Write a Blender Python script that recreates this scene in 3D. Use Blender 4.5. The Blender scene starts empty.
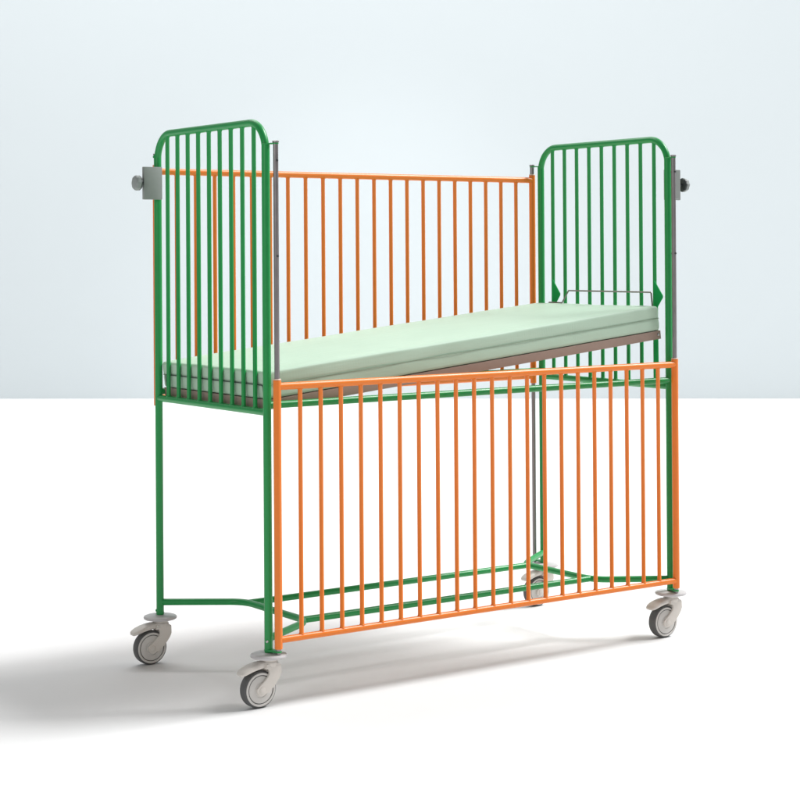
import bpy, bmesh, math, random
from mathutils import Vector, Matrix, noise

random.seed(7)
scene = bpy.context.scene
COL = scene.collection
PI = math.pi

# ------------------------------------------------------------------ sizes (metres, floor at z = 0)
L, W = 1.546, 0.66                 # post centres of the bed, along x and y
Z_TOP, Z_CROSS, Z_POST = 1.647, 0.825, 0.149
POST_R, HOOP_R, BAR_R, TUBE_R = 0.0118, 0.0109, 0.0065, 0.0104
ROD_IN, ROD_OUT = 0.0104, 0.0378   # guide rods stand this far inwards / outwards of the posts
RAIL_TOP, RAIL_BOT = 0.900, 0.189
LIFT = 0.634                       # the rear side rail is raised


# ------------------------------------------------------------------ materials
def new_mat(name):
    m = bpy.data.materials.new(name)
    m.use_nodes = True
    nt = m.node_tree
    return m, nt, nt.nodes['Principled BSDF']


def node(nt, kind, **kw):
    n = nt.nodes.new(kind)
    for k, v in kw.items():
        if k in n.inputs:
            n.inputs[k].default_value = v
        else:
            setattr(n, k, v)
    return n


def surface(name, col, rough=0.4, metal=0.0, var=0.05, scale=40.0, bump=0.0, bump_scale=300.0, coat=0.0, spec=0.5, rvar=0.08):
    """Principled surface with a little mottling in tone and gloss and an optional fine bump."""
    m, nt, p = new_mat(name)
    tc = node(nt, 'ShaderNodeTexCoord')
    nz = node(nt, 'ShaderNodeTexNoise', Scale=scale, Detail=4.0)
    nt.links.new(tc.outputs['Object'], nz.inputs['Vector'])
    mr = node(nt, 'ShaderNodeMapRange')
    mr.inputs['To Min'].default_value = 1 - var
    mr.inputs['To Max'].default_value = 1 + var
    nt.links.new(nz.outputs['Fac'], mr.inputs['Value'])
    mx = node(nt, 'ShaderNodeMix', data_type='RGBA', blend_type='MULTIPLY')
    mx.inputs['Factor'].default_value = 1.0
    mx.inputs['A'].default_value = (*col, 1)
    nt.links.new(mr.outputs['Result'], mx.inputs['B'])
    nt.links.new(mx.outputs['Result'], p.inputs['Base Color'])
    rr = node(nt, 'ShaderNodeMapRange')
    rr.inputs['To Min'].default_value = max(0.02, rough - rvar)
    rr.inputs['To Max'].default_value = min(1, rough + rvar)
    nt.links.new(nz.outputs['Fac'], rr.inputs['Value'])
    nt.links.new(rr.outputs['Result'], p.inputs['Roughness'])
    p.inputs['Metallic'].default_value = metal
    p.inputs['Coat Weight'].default_value = coat
    p.inputs['Coat Roughness'].default_value = 0.15
    p.inputs['Specular IOR Level'].default_value = spec
    if bump:
        n2 = node(nt, 'ShaderNodeTexNoise', Scale=bump_scale, Detail=3.0)
        nt.links.new(tc.outputs['Object'], n2.inputs['Vector'])
        b = node(nt, 'ShaderNodeBump', Strength=bump, Distance=0.002)
        nt.links.new(n2.outputs['Fac'], b.inputs['Height'])
        nt.links.new(b.outputs['Normal'], p.inputs['Normal'])
    return m


M_GREEN = surface('green_paint', (0.009, 0.300, 0.068), 0.36, var=0.06, bump=0.05, bump_scale=160, spec=0.5)
M_ORANGE = surface('orange_paint', (0.88, 0.218, 0.020), 0.36, var=0.05, bump=0.05, bump_scale=160, spec=0.5)
M_GREEN_MATT = surface('matt_green_paint', (0.010, 0.33, 0.08), 0.75, var=0.05, spec=0.12)
M_RIM = surface('off_white_wheel_plastic', (0.66, 0.64, 0.61), 0.45, var=0.03, bump=0.04)
M_STEEL = surface('chromed_steel', (0.30, 0.28, 0.285), 0.32, metal=0.85, var=0.12, scale=25)
M_BOLT = surface('bolt_steel', (0.42, 0.42, 0.42), 0.3, metal=0.9)
M_CLAMP = surface('grey_clamp_plastic', (0.27, 0.295, 0.28), 0.45, var=0.06, bump=0.06)
M_KNOB = surface('grey_knob_plastic', (0.27, 0.30, 0.29), 0.5, var=0.12, scale=220, bump=0.25, bump_scale=500)
M_KNOBD = surface('dark_knob_plastic', (0.045, 0.052, 0.052), 0.45, var=0.1)
M_BROWN = surface('brown_frame_paint', (0.335, 0.245, 0.20), 0.5, var=0.08, bump=0.05)
M_PAD = surface('pale_bumper_plastic', (0.56, 0.545, 0.55), 0.42, var=0.03, bump=0.03)
M_FORK = surface('cream_caster_plastic', (0.70, 0.66, 0.61), 0.45, var=0.03, bump=0.04)
M_TYRE = surface('grey_tyre_rubber', (0.105, 0.106, 0.106), 0.62, var=0.12, bump=0.08)
M_GROOVE = surface('dark_seam_thread', (0.26, 0.35, 0.26), 0.8, var=0.1)
M_BUSH = surface('pale_bushing_plastic', (0.72, 0.55, 0.45), 0.4)
M_WIRE = surface('dull_wire_steel', (0.23, 0.22, 0.20), 0.4, metal=0.7)


def mattress_material():
    m, nt, p = new_mat('mint_mattress_cover')
    tc = node(nt, 'ShaderNodeTexCoord')
    nz = node(nt, 'ShaderNodeTexNoise', Scale=6.0, Detail=5.0)
    nt.links.new(tc.outputs['Object'], nz.inputs['Vector'])
    cr = node(nt, 'ShaderNodeValToRGB')
    cr.color_ramp.elements[0].color = (0.465, 0.622, 0.492, 1)
    cr.color_ramp.elements[1].color = (0.500, 0.658, 0.524, 1)
    cr.color_ramp.elements[0].position = 0.3
    cr.color_ramp.elements[1].position = 0.7
    nt.links.new(nz.outputs['Fac'], cr.inputs['Fac'])
    nt.links.new(cr.outputs['Color'], p.inputs['Base Color'])
    p.inputs['Roughness'].default_value = 0.55
    p.inputs['Specular IOR Level'].default_value = 0.35
    # fine weave plus long soft creases along the cover
    mp = node(nt, 'ShaderNodeMapping')
    mp.inputs['Scale'].default_value = (1.6, 55.0, 40.0)
    nt.links.new(tc.outputs['Object'], mp.inputs['Vector'])
    cz = node(nt, 'ShaderNodeTexNoise', Scale=1.0, Detail=2.5)
    nt.links.new(mp.outputs['Vector'], cz.inputs['Vector'])
    wv = node(nt, 'ShaderNodeTexNoise', Scale=700.0, Detail=2.0)
    nt.links.new(tc.outputs['Object'], wv.inputs['Vector'])
    b1 = node(nt, 'ShaderNodeBump', Strength=0.32, Distance=0.006)
    nt.links.new(cz.outputs['Fac'], b1.inputs['Height'])
    b2 = node(nt, 'ShaderNodeBump', Strength=0.12, Distance=0.001)
    nt.links.new(wv.outputs['Fac'], b2.inputs['Height'])
    nt.links.new(b1.outputs['Normal'], b2.inputs['Normal'])
    nt.links.new(b2.outputs['Normal'], p.inputs['Normal'])
    return m


M_MATTRESS = mattress_material()
M_FLOOR = surface('white_studio_floor', (0.80, 0.80, 0.80), 0.75, var=0.012, scale=14, bump=0.05, bump_scale=90, spec=0.2)
M_WALL = surface('pale_blue_wall_paint', (0.728, 0.788, 0.812), 0.85, var=0.006, scale=1.5, spec=0.1)


# ------------------------------------------------------------------ mesh helpers
def build(name, bm, mat, parent=None, sharp=35):
    me = bpy.data.meshes.new(name)
    bmesh.ops.recalc_face_normals(bm, faces=bm.faces)
    bm.to_mesh(me)
    bm.free()
    for p in me.polygons:
        p.use_smooth = True
    me.set_sharp_from_angle(angle=math.radians(sharp))
    me.materials.append(mat)
    o = bpy.data.objects.new(name, me)
    COL.objects.link(o)
    if parent is not None:
        o.parent = parent
    return o


def fillet(pts, rad, n=8):
    """Round the inner corners of a polyline."""
    pts = [Vector(p) for p in pts]
    out = [pts[0]]
    for i in range(1, len(pts) - 1):
        a, b, c = pts[i - 1], pts[i], pts[i + 1]
        d1, d2 = (a - b).normalized(), (c - b).normalized()
        ang = d1.angle(d2)
        t = min(rad / math.tan(ang / 2), (a - b).length * 0.49, (c - b).length * 0.49)
        r = t * math.tan(ang / 2)
        centre = b + (d1 + d2).normalized() * (r / math.sin(ang / 2))
        s, e = b + d1 * t - centre, b + d2 * t - centre
        axis = s.cross(e).normalized()
        tot = s.angle(e)
        for k in range(n + 1):
            out.append(centre + Matrix.Rotation(tot * k / n, 3, axis) @ s)
    out.append(pts[-1])
    return out


def tube(bm, pts, r, seg=20, cap=True, bev=0.0):
    """Sweep a circle along points; r is a number or one radius per point."""
    pts = [Vector(p) for p in pts]
    if not isinstance(r, (list, tuple)):
        r = [r] * len(pts)
    if bev:
        d0, d1 = (pts[1] - pts[0]).normalized(), (pts[-1] - pts[-2]).normalized()
        pts = [pts[0], pts[0] + d0 * bev] + pts[1:-1] + [pts[-1] - d1 * bev, pts[-1]]
        r = [r[0] - bev, r[0]] + list(r[1:-1]) + [r[-1], r[-1] - bev]
    n = len(pts)
    tan = []
    for i in range(n):
        if i == 0:
            t = pts[1] - pts[0]
        elif i == n - 1:
            t = pts[-1] - pts[-2]
        else:
            t = (pts[i] - pts[i - 1]).normalized() + (pts[i + 1] - pts[i]).normalized()
        tan.append(t.normalized())
    ref = Vector((0, 0, 1)) if abs(tan[0].z) < 0.9 else Vector((1, 0, 0))
    u = (ref - tan[0] * ref.dot(tan[0])).normalized()
    rings = []
    for i in range(n):
        u = (u - tan[i] * u.dot(tan[i])).normalized()
        v = tan[i].cross(u)
        rings.append([bm.verts.new(pts[i] + (u * math.cos(2 * PI * k / seg) + v * math.sin(2 * PI * k / seg)) * r[i]) for k in range(seg)])
    for i in range(n - 1):
        for k in range(seg):
            bm.faces.new((rings[i][k], rings[i][(k + 1) % seg], rings[i + 1][(k + 1) % seg], rings[i + 1][k]))
    if cap:
        bm.faces.new(rings[0][::-1])
        bm.faces.new(rings[-1])
    return bm


def prism(bm, poly, axis, a, b):
    """Extrude a 2-D outline along an axis: 'y' takes (x, z), 'x' takes (y, z), 'z' takes (x, y)."""
    def P(p, t):
        return {'y': (p[0], t, p[1]), 'x': (t, p[0], p[1]), 'z': (p[0], p[1], t)}[axis]
    v0 = [bm.verts.new(P(p, a)) for p in poly]
    v1 = [bm.verts.new(P(p, b)) for p in poly]
    bm.faces.new(v0)
    bm.faces.new(v1[::-1])
    n = len(poly)
    for i in range(n):
        bm.faces.new((v0[i], v0[(i + 1) % n], v1[(i + 1) % n], v1[i]))


def box(bm, x0, x1, y0, y1, z0, z1):
    prism(bm, [(x0, y0), (x1, y0), (x1, y1), (x0, y1)], 'z', z0, z1)


def bevel_all(bm, w, seg=2, angle=30):
    bmesh.ops.remove_doubles(bm, verts=bm.verts, dist=1e-6)
    bmesh.ops.recalc_face_normals(bm, faces=bm.faces)
    es = [e for e in bm.edges if len(e.link_faces) == 2 and e.calc_face_angle(0) > math.radians(angle)]
    bmesh.ops.bevel(bm, geom=es, offset=w, segments=seg, profile=0.5, affect='EDGES', clamp_overlap=True)


def lathe(bm, prof, centre, axis='z', seg=40):
    """Revolve (radius, along) about an axis through centre."""
    rings = []
    for r, t in prof:
        ring = []
        for k in range(seg):
            c, s = math.cos(2 * PI * k / seg) * r, math.sin(2 * PI * k / seg) * r
            o = {'z': (c, s, t), 'y': (c, t, s), 'x': (t, c, s)}[axis]
            ring.append(bm.verts.new(Vector(centre) + Vector(o)))
        rings.append(ring)
    for i in range(len(rings) - 1):
        for k in range(seg):
            bm.faces.new((rings[i][k], rings[i][(k + 1) % seg], rings[i + 1][(k + 1) % seg], rings[i + 1][k]))
    bm.faces.new(rings[0][::-1])
    bm.faces.new(rings[-1])


def dup(o, parent, delta=None):
    c = o.copy()
    COL.objects.link(c)
    c.parent = parent
    if delta is not None:
        c.location = Vector(o.location) + Vector(delta)
    for ch in list(o.children):
        dup(ch, c)
    return c


def tag(o, label=None, cat=None, kind=None, group=None):
    if label: o['label'] = label
    if cat: o['category'] = cat
    if kind: o['kind'] = kind
    if group: o['group'] = group


# ------------------------------------------------------------------ setting
bm = bmesh.new()
box(bm, -30, 40, -30, 40, -0.2, 0.0)
floor = build('floor', bm, M_FLOOR)
tag(floor, 'plain white studio floor under the bed with soft grey shadows', 'floor', 'structure')

a, b = Vector((3.633, 10.782, 0)), Vector((9.063, 6.311, 0))
d = (b - a).normalized()
nrm = Vector((-d.y, d.x, 0))
if nrm.dot(Vector((0.57, 0.82, 0))) < 0:
    nrm = -nrm
p0, p1 = a - d * 14, b + d * 14
bm = bmesh.new()
prism(bm, [(p0.x, p0.y), (p1.x, p1.y), (p1.x + nrm.x * .15, p1.y + nrm.y * .15), (p0.x + nrm.x * .15, p0.y + nrm.y * .15)], 'z', 0.0, 7.0)
wall = build('wall', bm, M_WALL)
tag(wall, 'plain pale blue wall behind the bed', 'wall', 'structure')

# ------------------------------------------------------------------ the bed
bed = bpy.data.objects.new('hospital_cot', None)
COL.objects.link(bed)
tag(bed, 'green and orange tubular metal hospital cot on four braked casters, front rail lowered', 'hospital bed')


def straight(p, q, r, seg=20, bev=0.0):
    bm = bmesh.new()
    return tube(bm, [p, q], r, seg, bev=bev)


def welded_bar(x, y, z0, z1, r0, r1):
    """A bar between two tubes, with a small weld collar where it meets each."""
    a, b = z0 + r0, z1 - r1
    zs = [z0, a + 0.0003, a + 0.0014, a + 0.0030, b - 0.0030, b - 0.0014, b - 0.0003, z1]
    rs = [BAR_R + 0.0013, BAR_R + 0.0013, BAR_R + 0.0005, BAR_R, BAR_R, BAR_R + 0.0005, BAR_R + 0.0013, BAR_R + 0.0013]
    return tube(bmesh.new(), [(x, y, z) for z in zs], rs, 18)


# end panels: one bent tube hoop with its two legs, nine bars, a cross tube
def end_panel(x, inward):
    bm = bmesh.new()
    zj = 1.581
    pts = fillet([(x, 0, zj - 0.13), (x, 0, Z_TOP), (x, W, Z_TOP), (x, W, zj - 0.13)], 0.084, 14)
    tube(bm, pts, HOOP_R, 24)
    for y in (0, W):
        tube(bm, [(x, y, Z_POST), (x, y, zj + 0.003)], POST_R, 24, bev=0.0016)
    panel = build('end_panel', bm, M_GREEN, bed)
    cb = build('crossbar', straight((x, 0, Z_CROSS), (x, W, Z_CROSS), TUBE_R), M_GREEN, panel)
    first = build('bar', welded_bar(x, W / 10, Z_CROSS, Z_TOP, TUBE_R, HOOP_R), M_GREEN, panel)
    for k in range(2, 10):
        dup(first, panel, (0, W / 10 * (k - 1), 0))
    for y, z in ((0, 0.182), (W, 0.163), (W, 1.578)):
        bm = bmesh.new()
        lathe(bm, [(0.0040, 0.0105), (0.0040, 0.0132), (0.0030, 0.0146), (0.0012, 0.0148)], (0, 0, 0), 'x', 12)
        bt = build('bolt', bm, M_BOLT if y == 0 else M_GREEN, panel)
        bt.location = (x, y, z)
        bt.rotation_euler.z = math.radians(-140 if y == 0 else 160) if inward > 0 else math.radians(-40 if y == 0 else 20)
    return panel


near_panel = end_panel(0.0, 1)
far_panel = end_panel(L, -1)

# hook plates on the far panel, welded to its outermost bars
def hook_plate(y, z_low, rounded):
    xp = L - BAR_R
    poly = [(y - 0.004, 1.177), (y - 0.011, 1.170), (y - 0.0465, 1.126), (y - 0.0465, 1.119), (y - 0.022, 1.088)]
    if rounded:
        for k in range(7):
            t = PI * k / 6
            poly.append((y - 0.013 - 0.011 * math.cos(t), z_low - 0.011 * math.sin(t)))
    else:
        poly += [(y - 0.024, z_low), (y - 0.004, z_low)]
    bm = bmesh.new()
    prism(bm, poly, 'x', xp - 0.003, xp)
    return build('hook_plate', bm, M_GREEN_MATT, far_panel)


hook_plate(0.066, 0.838, False)
hook_plate(0.594, 0.915, True)

# side tubes under the mattress
for y in (0, W):
    build('side_tube', straight((0, y, 0.8455), (L, y, 0.8455), TUBE_R), M_GREEN, bed)

# base frame: a bent bracket between the legs of each end and two tubes joining the brackets
ZB = 0.1885
bx, by0, by1 = 0.216, 0.138, 0.505
br = build('base_bracket', tube(bmesh.new(), fillet([(0, 0, ZB), (bx, by0, ZB), (bx, by1, ZB), (0, W, ZB)], 0.095, 8), TUBE_R), M_GREEN, bed)
build('base_bracket', tube(bmesh.new(), fillet([(L, 0, ZB), (L - bx, by0, ZB), (L - bx, by1, ZB), (L, W, ZB)], 0.095, 8), TUBE_R), M_GREEN, bed)
for y in (by0 + 0.022, by1 - 0.022):
    build('base_tube', straight((bx - 0.006, y, ZB), (L - bx + 0.006, y, ZB), TUBE_R * 0.97), M_GREEN, bed)


# guide rods with their top and bottom plates
def rod_x(cx, cy):
    if cx == 0:
        return ROD_IN if cy == 0 else ROD_IN + 0.0040
    return L - ROD_IN


def guide_rod(cx, cy, sx, sy):
    rx, ry = rod_x(cx, cy), cy + sy * ROD_OUT
    rod = build('guide_rod', straight((rx, ry, 0.150), (rx, ry, 1.586), 0.0074, 20), M_STEEL, bed)
    bm = bmesh.new()
    lathe(bm, [(0.0088, 0), (0.0096, 0.001), (0.0096, 0.004), (0.0070, 0.0055)], (rx, ry, 1.5852), 'z', 24)
    build('rod_cap', bm, M_STEEL, rod)
    for z, t, w in ((1.5810, 0.0036, 0.0124), (0.1535, 0.0055, 0.0125)):
        bm = bmesh.new()
        v = Vector((rx - cx, ry - cy, 0))
        ln = v.length
        v.normalize()
        pr = Vector((-v.y, v.x, 0))
        poly = []
        base = math.atan2(v.y, v.x)
        for k in range(9):
            an = base + PI / 2 + PI * k / 8
            poly.append((cx + math.cos(an) * w, cy + math.sin(an) * w))
        for k in range(9):
            an = base - PI / 2 + PI * k / 8
            poly.append((rx + math.cos(an) * (w - 0.004), ry + math.sin(an) * (w - 0.004)))
        prism(bm, poly, 'z', z, z + t)
        bevel_all(bm, 0.0006, 1, 50)
        build('bracket', bm, M_GREEN, rod)
    # stop pin through the rod
    for z in ((1.535, 1.266) if sy < 0 else ()):
        bm = bmesh.new()
        lathe(bm, [(0.0030, -0.0098), (0.0036, -0.0088), (0.0036, 0.0088), (0.0030, 0.0098)], (rx, ry, z), 'y', 12)
        build('stop_pin', bm, M_KNOBD, rod)
    return rod


for cx, sx in ((0, 1), (L, -1)):
    for cy, sy in ((0, -1), (W, 1)):
        guide_rod(cx, cy, sx, sy)


# sliding side rails
def side_rail(y, dz):
    bm = bmesh.new()
    x0, x1 = rod_x(0, 0 if y < 0 else W), L - ROD_IN
    for x in (x0, x1):
        # hollow stile: outer wall, rim, short inner wall
        lathe(bm, [(0.0083, 0.03), (0.0083, 0.0), (0.0102, 0.0), (0.0112, 0.0012), (0.0112, 0.7528), (0.0102, 0.754), (0.0083, 0.754), (0.0083, 0.72)], (x, y, 0.164 + dz), 'z', 24)
    tube(bm, [(x0, y, RAIL_TOP + dz), (x1, y, RAIL_TOP + dz)], 0.0104, 20)
    tube(bm, [(x0, y, RAIL_BOT + dz), (x1, y, RAIL_BOT + dz)], 0.0096, 20)
    rail = build('side_rail', bm, M_ORANGE, bed)
    xs = [L / 2 + (k - 10) * 0.0687 for k in range(21)]
    b0 = build('bar', welded_bar(xs[0], y, RAIL_BOT + dz, RAIL_TOP + dz, 0.0096, 0.0104), M_ORANGE, rail)
    for x in xs[1:]:
        dup(b0, rail, (x - xs[0], 0, 0))
    for x in (x0, x1):
        bm = bmesh.new()
        lathe(bm, [(0.0078, 0), (0.0114, 0), (0.0114, 0.0022), (0.0104, 0.0034), (0.0078, 0.0034)], (x, y, 0.9182 + dz), 'z', 24)
        build('bushing', bm, M_BUSH, rail)
    return rail


side_rail(-ROD_OUT, 0.0)
side_rail(W + ROD_OUT, LIFT)

# ------------------------------------------------------------------ mattress platform, tilted up towards the far end
TILT = math.atan(0.1010)
MX0, MZ0 = 0.0145, 0.8590          # lower near edge of the mattress
MLEN, MTH = 1.517, 0.0805
Rt = Matrix.Rotation(-TILT, 4, 'Y')
PLACE = Matrix.Translation((MX0, 0, MZ0)) @ Rt

bm = bmesh.new()
FH = 0.0275
for y0, y1, sgn in ((0.017, 0.021, 1), (0.647, 0.651, -1)):
    box(bm, 0.0, MLEN, y0, y1, -FH - 0.0008, -0.0008)
    ya, yb = (y1, y1 + 0.026) if sgn > 0 else (y0 - 0.026, y0)
    box(bm, 0.0, MLEN, ya, yb, -FH - 0.0008, -FH + 0.001)
box(bm, 0.0, 0.004, 0.021, 0.647, -FH - 0.0008, -0.0008)
box(bm, MLEN - 0.004, MLEN, 0.021, 0.647, -FH - 0.0008, -0.0008)
for k in range(1, 5):
    x = MLEN * k / 5
    box(bm, x - 0.015, x + 0.015, 0.0475, 0.6205, -FH + 0.002, -FH + 0.016)
platform = build('mattress_platform', bm, M_BROWN, bed)
platform.matrix_local = PLACE
bm = bmesh.new()
box(bm, 0.0045, MLEN - 0.0045, 0.0215, 0.6465, -0.0115, -0.0045)
build('platform_board', bm, M_BROWN, platform)
bm = bmesh.new()
hx = MLEN
tube(bm, fillet([(hx - 0.004, 0.578, -0.010), (hx - 0.004, 0.578, 0.083), (hx - 0.006, 0.503, 0.083), (hx + 0.001, 0.470, 0.126), (hx + 0.001, 0.048, 0.126), (hx - 0.002, 0.044, 0.083), (hx - 0.004, 0.040, -0.010)], 0.004, 4), 0.0027, 10)
build('retaining_wire', bm, M_WIRE, platform)
bm = bmesh.new()
tube(bm, fillet([(-0.003, 0.628, -0.010), (-0.004, 0.628, 0.041), (-0.004, 0.036, 0.041), (-0.003, 0.036, -0.010)], 0.006, 4), 0.0015, 8)
build('retaining_wire', bm, M_KNOBD, platform)
for y in (0.0145,):
    bm = bmesh.new()
    lathe(bm, [(0.0045, 0), (0.0045, -0.003), (0.003, -0.0042)], (MLEN - 0.012, 0.017, -0.013), 'y', 12)
    build('bolt', bm, M_BOLT, platform)


# ------------------------------------------------------------------ mattress: rounded, slightly puffed cover with a seam round the middle
def grid_line(lo, hi, r, step):
    """Stations along one edge: dense inside the rounded ends, even between."""
    n = 6
    out = [lo + r * (1 - math.cos(PI / 2 * k / n)) for k in range(n + 1)]
    m = max(2, int((hi - lo - 2 * r) / step))
    out += [lo + r + (hi - lo - 2 * r) * k / m for k in range(1, m)]
    out += [hi - r * (1 - math.cos(PI / 2 * k / n)) for k in range(n, -1, -1)]
    return out


MY0, MY1 = 0.018, 0.652
R_C = 0.0085


def cover_point(x, y, z):
    lo, hi = Vector((0, MY0, 0)), Vector((MLEN, MY1, MTH))
    p = Vector((x, y, z))
    q = Vector([min(max(p[i], lo[i] + R_C), hi[i] - R_C) for i in range(3)])
    dv = p - q
    n = dv.normalized() if dv.length > 1e-9 else Vector((0, 0, 1))
    p = q + n * R_C
    u, v, w = x / MLEN, (y - MY0) / (MY1 - MY0), z / MTH
    puff = (1 - (2 * u - 1) ** 8) * (1 - (2 * v - 1) ** 6)
    if n.z > 0.3:
        p.z += n.z * (0.0035 * puff + 0.0016 * noise.noise(Vector((x * 3.0, y * 9.0, 1.7))) + 0.0007 * noise.noise(Vector((x * 4.0, y * 45.0, 5.0))))
    side = math.sqrt(n.x ** 2 + n.y ** 2)
    if side > 0.3:
        h = Vector((n.x, n.y, 0))
        bulge = 0.0008 * (abs(math.sin(2 * PI * w)) ** 0.7)
        pinch = -0.0010 * math.exp(-((w - 0.5) * MTH / 0.0028) ** 2)
        along = x if abs(n.y) > abs(n.x) else y * 1.3 + 7
        gather = math.exp(-((along - 1.10) / 0.16) ** 2) * 0.6 + 0.22
        ripple = 0.00042 * gather * math.sin(along * 700 + 2.0 * noise.noise(Vector((along * 30, w, 0)))) * (0.4 + abs(noise.noise(Vector((along * 18, w * 3, 3)))) * 2) * math.sin(PI * w)
        soft = 0.0016 * noise.noise(Vector((along * 7, w * 2.0, 9.0)))
        p += h * (bulge + pinch + ripple + soft)
    return p


gx = grid_line(0, MLEN, R_C, 0.0026)
gy = grid_line(MY0, MY1, R_C, 0.008)
gz = grid_line(0, MTH, R_C, 0.0030)
bm = bmesh.new()
cache = {}


def V(x, y, z):
    k = (round(x, 6), round(y, 6), round(z, 6))
    if k not in cache:
        cache[k] = bm.verts.new(cover_point(x, y, z))
    return cache[k]


def face_grid(A, B, f):
    for i in range(len(A) - 1):
        for j in range(len(B) - 1):
            bm.faces.new((f(A[i], B[j]), f(A[i + 1], B[j]), f(A[i + 1], B[j + 1]), f(A[i], B[j + 1])))


face_grid(gx, gy, lambda s, t: V(s, t, 0))
face_grid(gx, gy, lambda s, t: V(s, t, MTH))
face_grid(gx, gz, lambda s, t: V(s, MY0, t))
face_grid(gx, gz, lambda s, t: V(s, MY1, t))
face_grid(gy, gz, lambda s, t: V(0, s, t))
face_grid(gy, gz, lambda s, t: V(MLEN, s, t))
mattress = build('mattress', bm, M_MATTRESS, None, sharp=80)
mattress.matrix_world = PLACE
tag(mattress, 'thin pale mint green mattress lying tilted on the brown bed platform', 'mattress')
bm = bmesh.new()
e = 0.0012
loop = fillet([(MLEN / 2, MY0 - e, MTH / 2), (MLEN + e, MY0 - e, MTH / 2), (MLEN + e, MY1 + e, MTH / 2), (-e, MY1 + e, MTH / 2), (-e, MY0 - e, MTH / 2), (MLEN / 2 - 0.001, MY0 - e, MTH / 2)], R_C, 6)
tube(bm, loop, 0.0012, 8)
build('seam', bm, M_GROOVE, mattress)


# ------------------------------------------------------------------ casters, wheels trailing towards the near end
def make_caster():
    bm = bmesh.new()
    TR, WR, HW = -0.036, 0.0525, 0.0155       # trail, wheel radius, half width
    hub = (TR, WR)
    # swivel neck
    lathe(bm, [(0.0245, 0.112), (0.0265, 0.1155), (0.0265, 0.124), (0.0235, 0.1275), (0.0235, 0.137)], (0, 0, 0), 'z', 32)
    # crown of the fork, above the wheel
    prism(bm, [(-0.024, 0.1085), (-0.020, 0.1215), (0.020, 0.1215), (0.0262, 0.117), (0.0268, 0.098), (0.018, 0.088), (0.008, 0.098), (-0.004, 0.107)], 'y', -0.0245, 0.0245)
    # the two side plates reaching down to the hub
    out = [(-0.022, 0.114), (0.0262, 0.116), (0.0268, 0.094), (0.0215, 0.082), (0.008, 0.064), (-0.014, 0.0425)]
    for k in range(7):
        an = -0.7 - (PI - 0.4) * k / 6
        out.append((hub[0] + 0.0165 * math.cos(an), hub[1] + 0.0165 * math.sin(an)))
    out += [(-0.030, 0.0745), (-0.016, 0.088), (-0.012, 0.097), (-0.014, 0.106)]
    for s in (-1, 1):
        prism(bm, out, 'y', s * 0.0185, s * 0.0250)
    es = [e_ for e_ in bm.edges if len(e_.link_faces) == 2 and e_.calc_face_angle(0) > 0.9 and max(v.co.z for v in e_.verts) < 0.1216]
    bmesh.ops.bevel(bm, geom=es, offset=0.0018, segments=2, profile=0.5, affect='EDGES', clamp_overlap=True)
    for s in (-1, 1):
        lathe(bm, [(0.0088, s * 0.0245), (0.0088, s * 0.0262), (0.0070, s * 0.0272), (0.0020, s * 0.0272)], (TR, 0, WR), 'y', 24)
    c = build('caster', bm, M_FORK, bed, 30)
    # bumper disc
    bm = bmesh.new()
    lathe(bm, [(0.030, 0.1360), (0.0480, 0.1365), (0.0515, 0.1385), (0.0522, 0.1420), (0.0505, 0.1455), (0.0455, 0.1475), (0.022, 0.1495), (0.0135, 0.1497)], (0, 0, 0), 'z', 56)
    build('bumper_disc', bm, M_PAD, c)
    # brake pedal: a drooping fender-like lever over the wheel
    bm = bmesh.new()
    st = [(-0.012, 0.1180, 0.0090, 0.0165), (-0.030, 0.1185, 0.0095, 0.019), (-0.048, 0.1160, 0.0092, 0.0215), (-0.062, 0.1130, 0.0085, 0.0230), (-0.077, 0.1080, 0.0078, 0.0232), (-0.088, 0.1035, 0.0070, 0.0212), (-0.095, 0.1005, 0.0054, 0.0165), (-0.098, 0.0993, 0.0024, 0.0085)]
    rings = []
    for x, z, h, w in st:
        ring = []
        for k in range(20):
            t = 2 * PI * k / 20
            cc, ss = math.cos(t), math.sin(t)
            e1 = 0.55
            ring.append(bm.verts.new((x, w * math.copysign(abs(cc) ** e1, cc), z + h * math.copysign(abs(ss) ** e1, ss))))
        rings.append(ring)
    for i in range(len(rings) - 1):
        for k in range(20):
            bm.faces.new((rings[i][k], rings[i][(k + 1) % 20], rings[i + 1][(k + 1) % 20], rings[i + 1][k]))
    bm.faces.new(rings[0][::-1]); bm.faces.new(rings[-1])
    build('brake_pedal', bm, M_FORK, c, 50)
    # tyre
    bm = bmesh.new()
    prof = [(0.0440, -HW), (0.0480, -HW), (0.0505, -HW + 0.0016), (0.0520, -HW + 0.0048), (0.0525, -0.004), (0.0525, 0.004), (0.0520, HW - 0.0048), (0.0505, HW - 0.0016), (0.0480, HW), (0.0440, HW)]
    lathe(bm, prof, (TR, 0, WR), 'y', 64)
    build('tyre', bm, M_TYRE, c, 40)
    # rim with an outer ring, a groove and a dished centre
    bm = bmesh.new()
    half = [(0.0472, HW - 0.001), (0.0468, HW + 0.0016), (0.0455, HW + 0.0022), (0.0415, HW + 0.0020), (0.0408, HW + 0.0012), (0.0405, HW - 0.0022), (0.0385, HW - 0.0022), (0.0380, HW + 0.0008), (0.0350, HW + 0.0016), (0.022, HW + 0.0026), (0.0215, HW + 0.0014), (0.018, HW + 0.0014), (0.0175, HW + 0.0026), (0.004, HW + 0.0028)]
    prof = [(r, -t) for r, t in half[::-1]] + half
    lathe(bm, prof, (TR, 0, WR), 'y', 64)
    build('wheel_rim', bm, M_RIM, c, 25)
    return c


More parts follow.
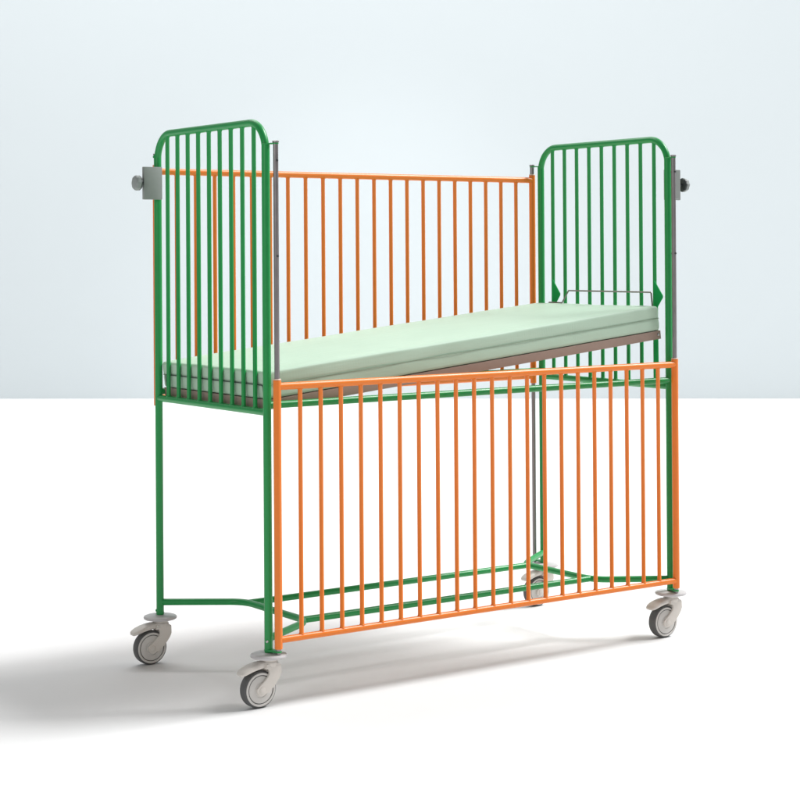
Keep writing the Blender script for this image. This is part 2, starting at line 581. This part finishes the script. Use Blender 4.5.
caster = make_caster()
for cx, cy in ((0, W), (L, 0), (L, W)):
    dup(caster, bed, (cx, cy, 0))
for i, c in enumerate([o for o in bed.children if o.name.startswith('caster')]):
    c.rotation_euler.z = (0.02, -0.03, 0.0, 0.05)[i]


# ------------------------------------------------------------------ screw clamps on two of the posts
def clamp(px, py, s, xa, xb):
    """Plate on the inner face of a post, pointing outwards along x by sign s."""
    bm = bmesh.new()
    ya, yb = (py + s * POST_R, py + s * (POST_R + 0.0125))     # s = -1: in front of the post
    y0, y1 = min(ya, yb), max(ya, yb)
    box(bm, min(xa, xb), max(xa, xb), y0, y1, 1.4435, 1.545)
    bevel_all(bm, 0.0016, 2)
    xj0, xj1 = px + s * POST_R, px + s * 0.046
    yj = py - s * POST_R
    box(bm, min(xj0, xj1), max(xj0, xj1), min(ya, yj) + 0.0002, max(ya, yj) - 0.0002, 1.447, 1.541)
    o = build('clamp', bm, M_CLAMP, bed)
    zc = 1.4945
    yc = (ya + yb) / 2
    base = xa
    bm = bmesh.new()
    lathe(bm, [(0.0050, 0), (0.0050, s * 0.010), (0.0080, s * 0.0115)], (base, yc, zc), 'x', 16)
    seg = 48
    rings = []
    for r, t, lob in [(0.008, 0.0100, 0), (0.0195, 0.0102, 0.5), (0.0222, 0.0120, 1), (0.0226, 0.0140, 1), (0.0226, 0.0160, 1)]:
        ring = []
        for k in range(seg):
            an = 2 * PI * k / seg
            rr = r * (1 + 0.035 * lob * math.cos(8 * an))
            ring.append(bm.verts.new((base + s * t, yc + rr * math.cos(an), zc + rr * math.sin(an))))
        rings.append(ring)
    for i in range(len(rings) - 1):
        for k in range(seg):
            bm.faces.new((rings[i][k], rings[i][(k + 1) % seg], rings[i + 1][(k + 1) % seg], rings[i + 1][k]))
    bm.faces.new(rings[0][::-1]); bm.faces.new(rings[-1])
    build('knob', bm, M_KNOBD, o, 30)
    bm = bmesh.new()
    rings = []
    for r, t, lob in [(0.0227, 0.0158, 1), (0.0228, 0.0240, 1), (0.0212, 0.0285, 1), (0.0180, 0.0303, 0.6), (0.010, 0.0312, 0.2), (0.002, 0.0314, 0)]:
        ring = []
        for k in range(seg):
            an = 2 * PI * k / seg
            rr = r * (1 + 0.035 * lob * math.cos(8 * an))
            ring.append(bm.verts.new((base + s * t, yc + rr * math.cos(an), zc + rr * math.sin(an))))
        rings.append(ring)
    for i in range(len(rings) - 1):
        for k in range(seg):
            bm.faces.new((rings[i][k], rings[i][(k + 1) % seg], rings[i + 1][(k + 1) % seg], rings[i + 1][k]))
    bm.faces.new(rings[0][::-1]); bm.faces.new(rings[-1])
    build('knob_cap', bm, M_KNOB, o, 40)


clamp(0.0, W, -1, -0.0600, 0.0035)
clamp(L, 0.0, 1, L + 0.0690, L + 0.004)

# ------------------------------------------------------------------ light: key and fill softboxes, plus added lamps for wall and mattress
def area(name, loc, target, sx, sy, power, col=(1, 1, 1)):
    ld = bpy.data.lights.new(name, 'AREA')
    ld.shape = 'RECTANGLE'
    ld.size, ld.size_y = sx, sy
    ld.energy = power
    ld.color = col
    o = bpy.data.objects.new(name, ld)
    COL.objects.link(o)
    o.location = loc
    o.rotation_euler = (Vector(target) - Vector(loc)).to_track_quat('-Z', 'Y').to_euler()
    return o


KEY_DIR = Vector((0.81, -0.22, 1.0)).normalized()
TGT = Vector((0.77, 0.33, 0.5))
area('key_softbox', TGT + KEY_DIR * 30, TGT, 10.5, 10.5, 11800, (1.0, 1.0, 1.0))
area('helper_wall_light', (0.9, 6.8, 8.5), (3.6, 10.1, 1.5), 14.0, 2.5, 480)  # added unseen lamp that evens out the wall and far floor
area('helper_top_light', (0.9, 2.6, 4.8), (0.8, 0.45, 0.8), 3.0, 2.0, 52)  # added out of view to brighten the mattress top
sl = bpy.data.lights.new('helper_glow_spot', 'SPOT')  # invented spot, puts a pale glow on the wall behind the bars
sl.energy = 190
sl.spot_size = math.radians(46)
sl.spot_blend = 1.0
sl.shadow_soft_size = 0.4
so = bpy.data.objects.new('helper_glow_spot', sl)
COL.objects.link(so)
so.location = (3.4, 4.6, 4.6)
so.rotation_euler = (Vector((5.85, 8.3, 0.9)) - Vector(so.location)).to_track_quat('-Z', 'Y').to_euler()
area('fill_softbox', (-4.2, -1.6, 2.6), (0.3, 0.3, 0.8), 1.0, 1.0, 32, (1.0, 0.99, 0.98))

world = bpy.data.worlds.new("World")
scene.world = world
world.use_nodes = True
bg = world.node_tree.nodes['Background']
bg.inputs['Color'].default_value = (1.0, 1.0, 1.0, 1)
bg.inputs['Strength'].default_value = 0.225

# ------------------------------------------------------------------ camera
cd = bpy.data.cameras.new('camera')
cam = bpy.data.objects.new('camera', cd)
COL.objects.link(cam)
yaw, pitch, roll = 0.609998653, 0.00496309275, -0.00639973231
fw = Vector((math.sin(yaw) * math.cos(pitch), math.cos(yaw) * math.cos(pitch), math.sin(pitch)))
rt = Vector((math.cos(yaw), -math.sin(yaw), 0))
up = rt.cross(fw)
r2 = rt * math.cos(roll) + up * math.sin(roll)
u2 = -rt * math.sin(roll) + up * math.cos(roll)
M = Matrix((r2, u2, -fw)).transposed().to_4x4()
M.translation = (-2.58260949, -4.35435443, 1.14360415 + 0.127)
cam.matrix_world = M
cd.sensor_width = 36
cd.lens = 1789.26862 / 800 * 36
cd.shift_x = 0.0
cd.shift_y = -(400 - 244.810805) / 800
cd.clip_end = 200
scene.camera = cam

scene.view_settings.view_transform = 'Standard'
scene.view_settings.look = 'None'
scene.view_settings.exposure = 0
scene.view_settings.gamma = 1
scene.view_settings.use_curve_mapping = False
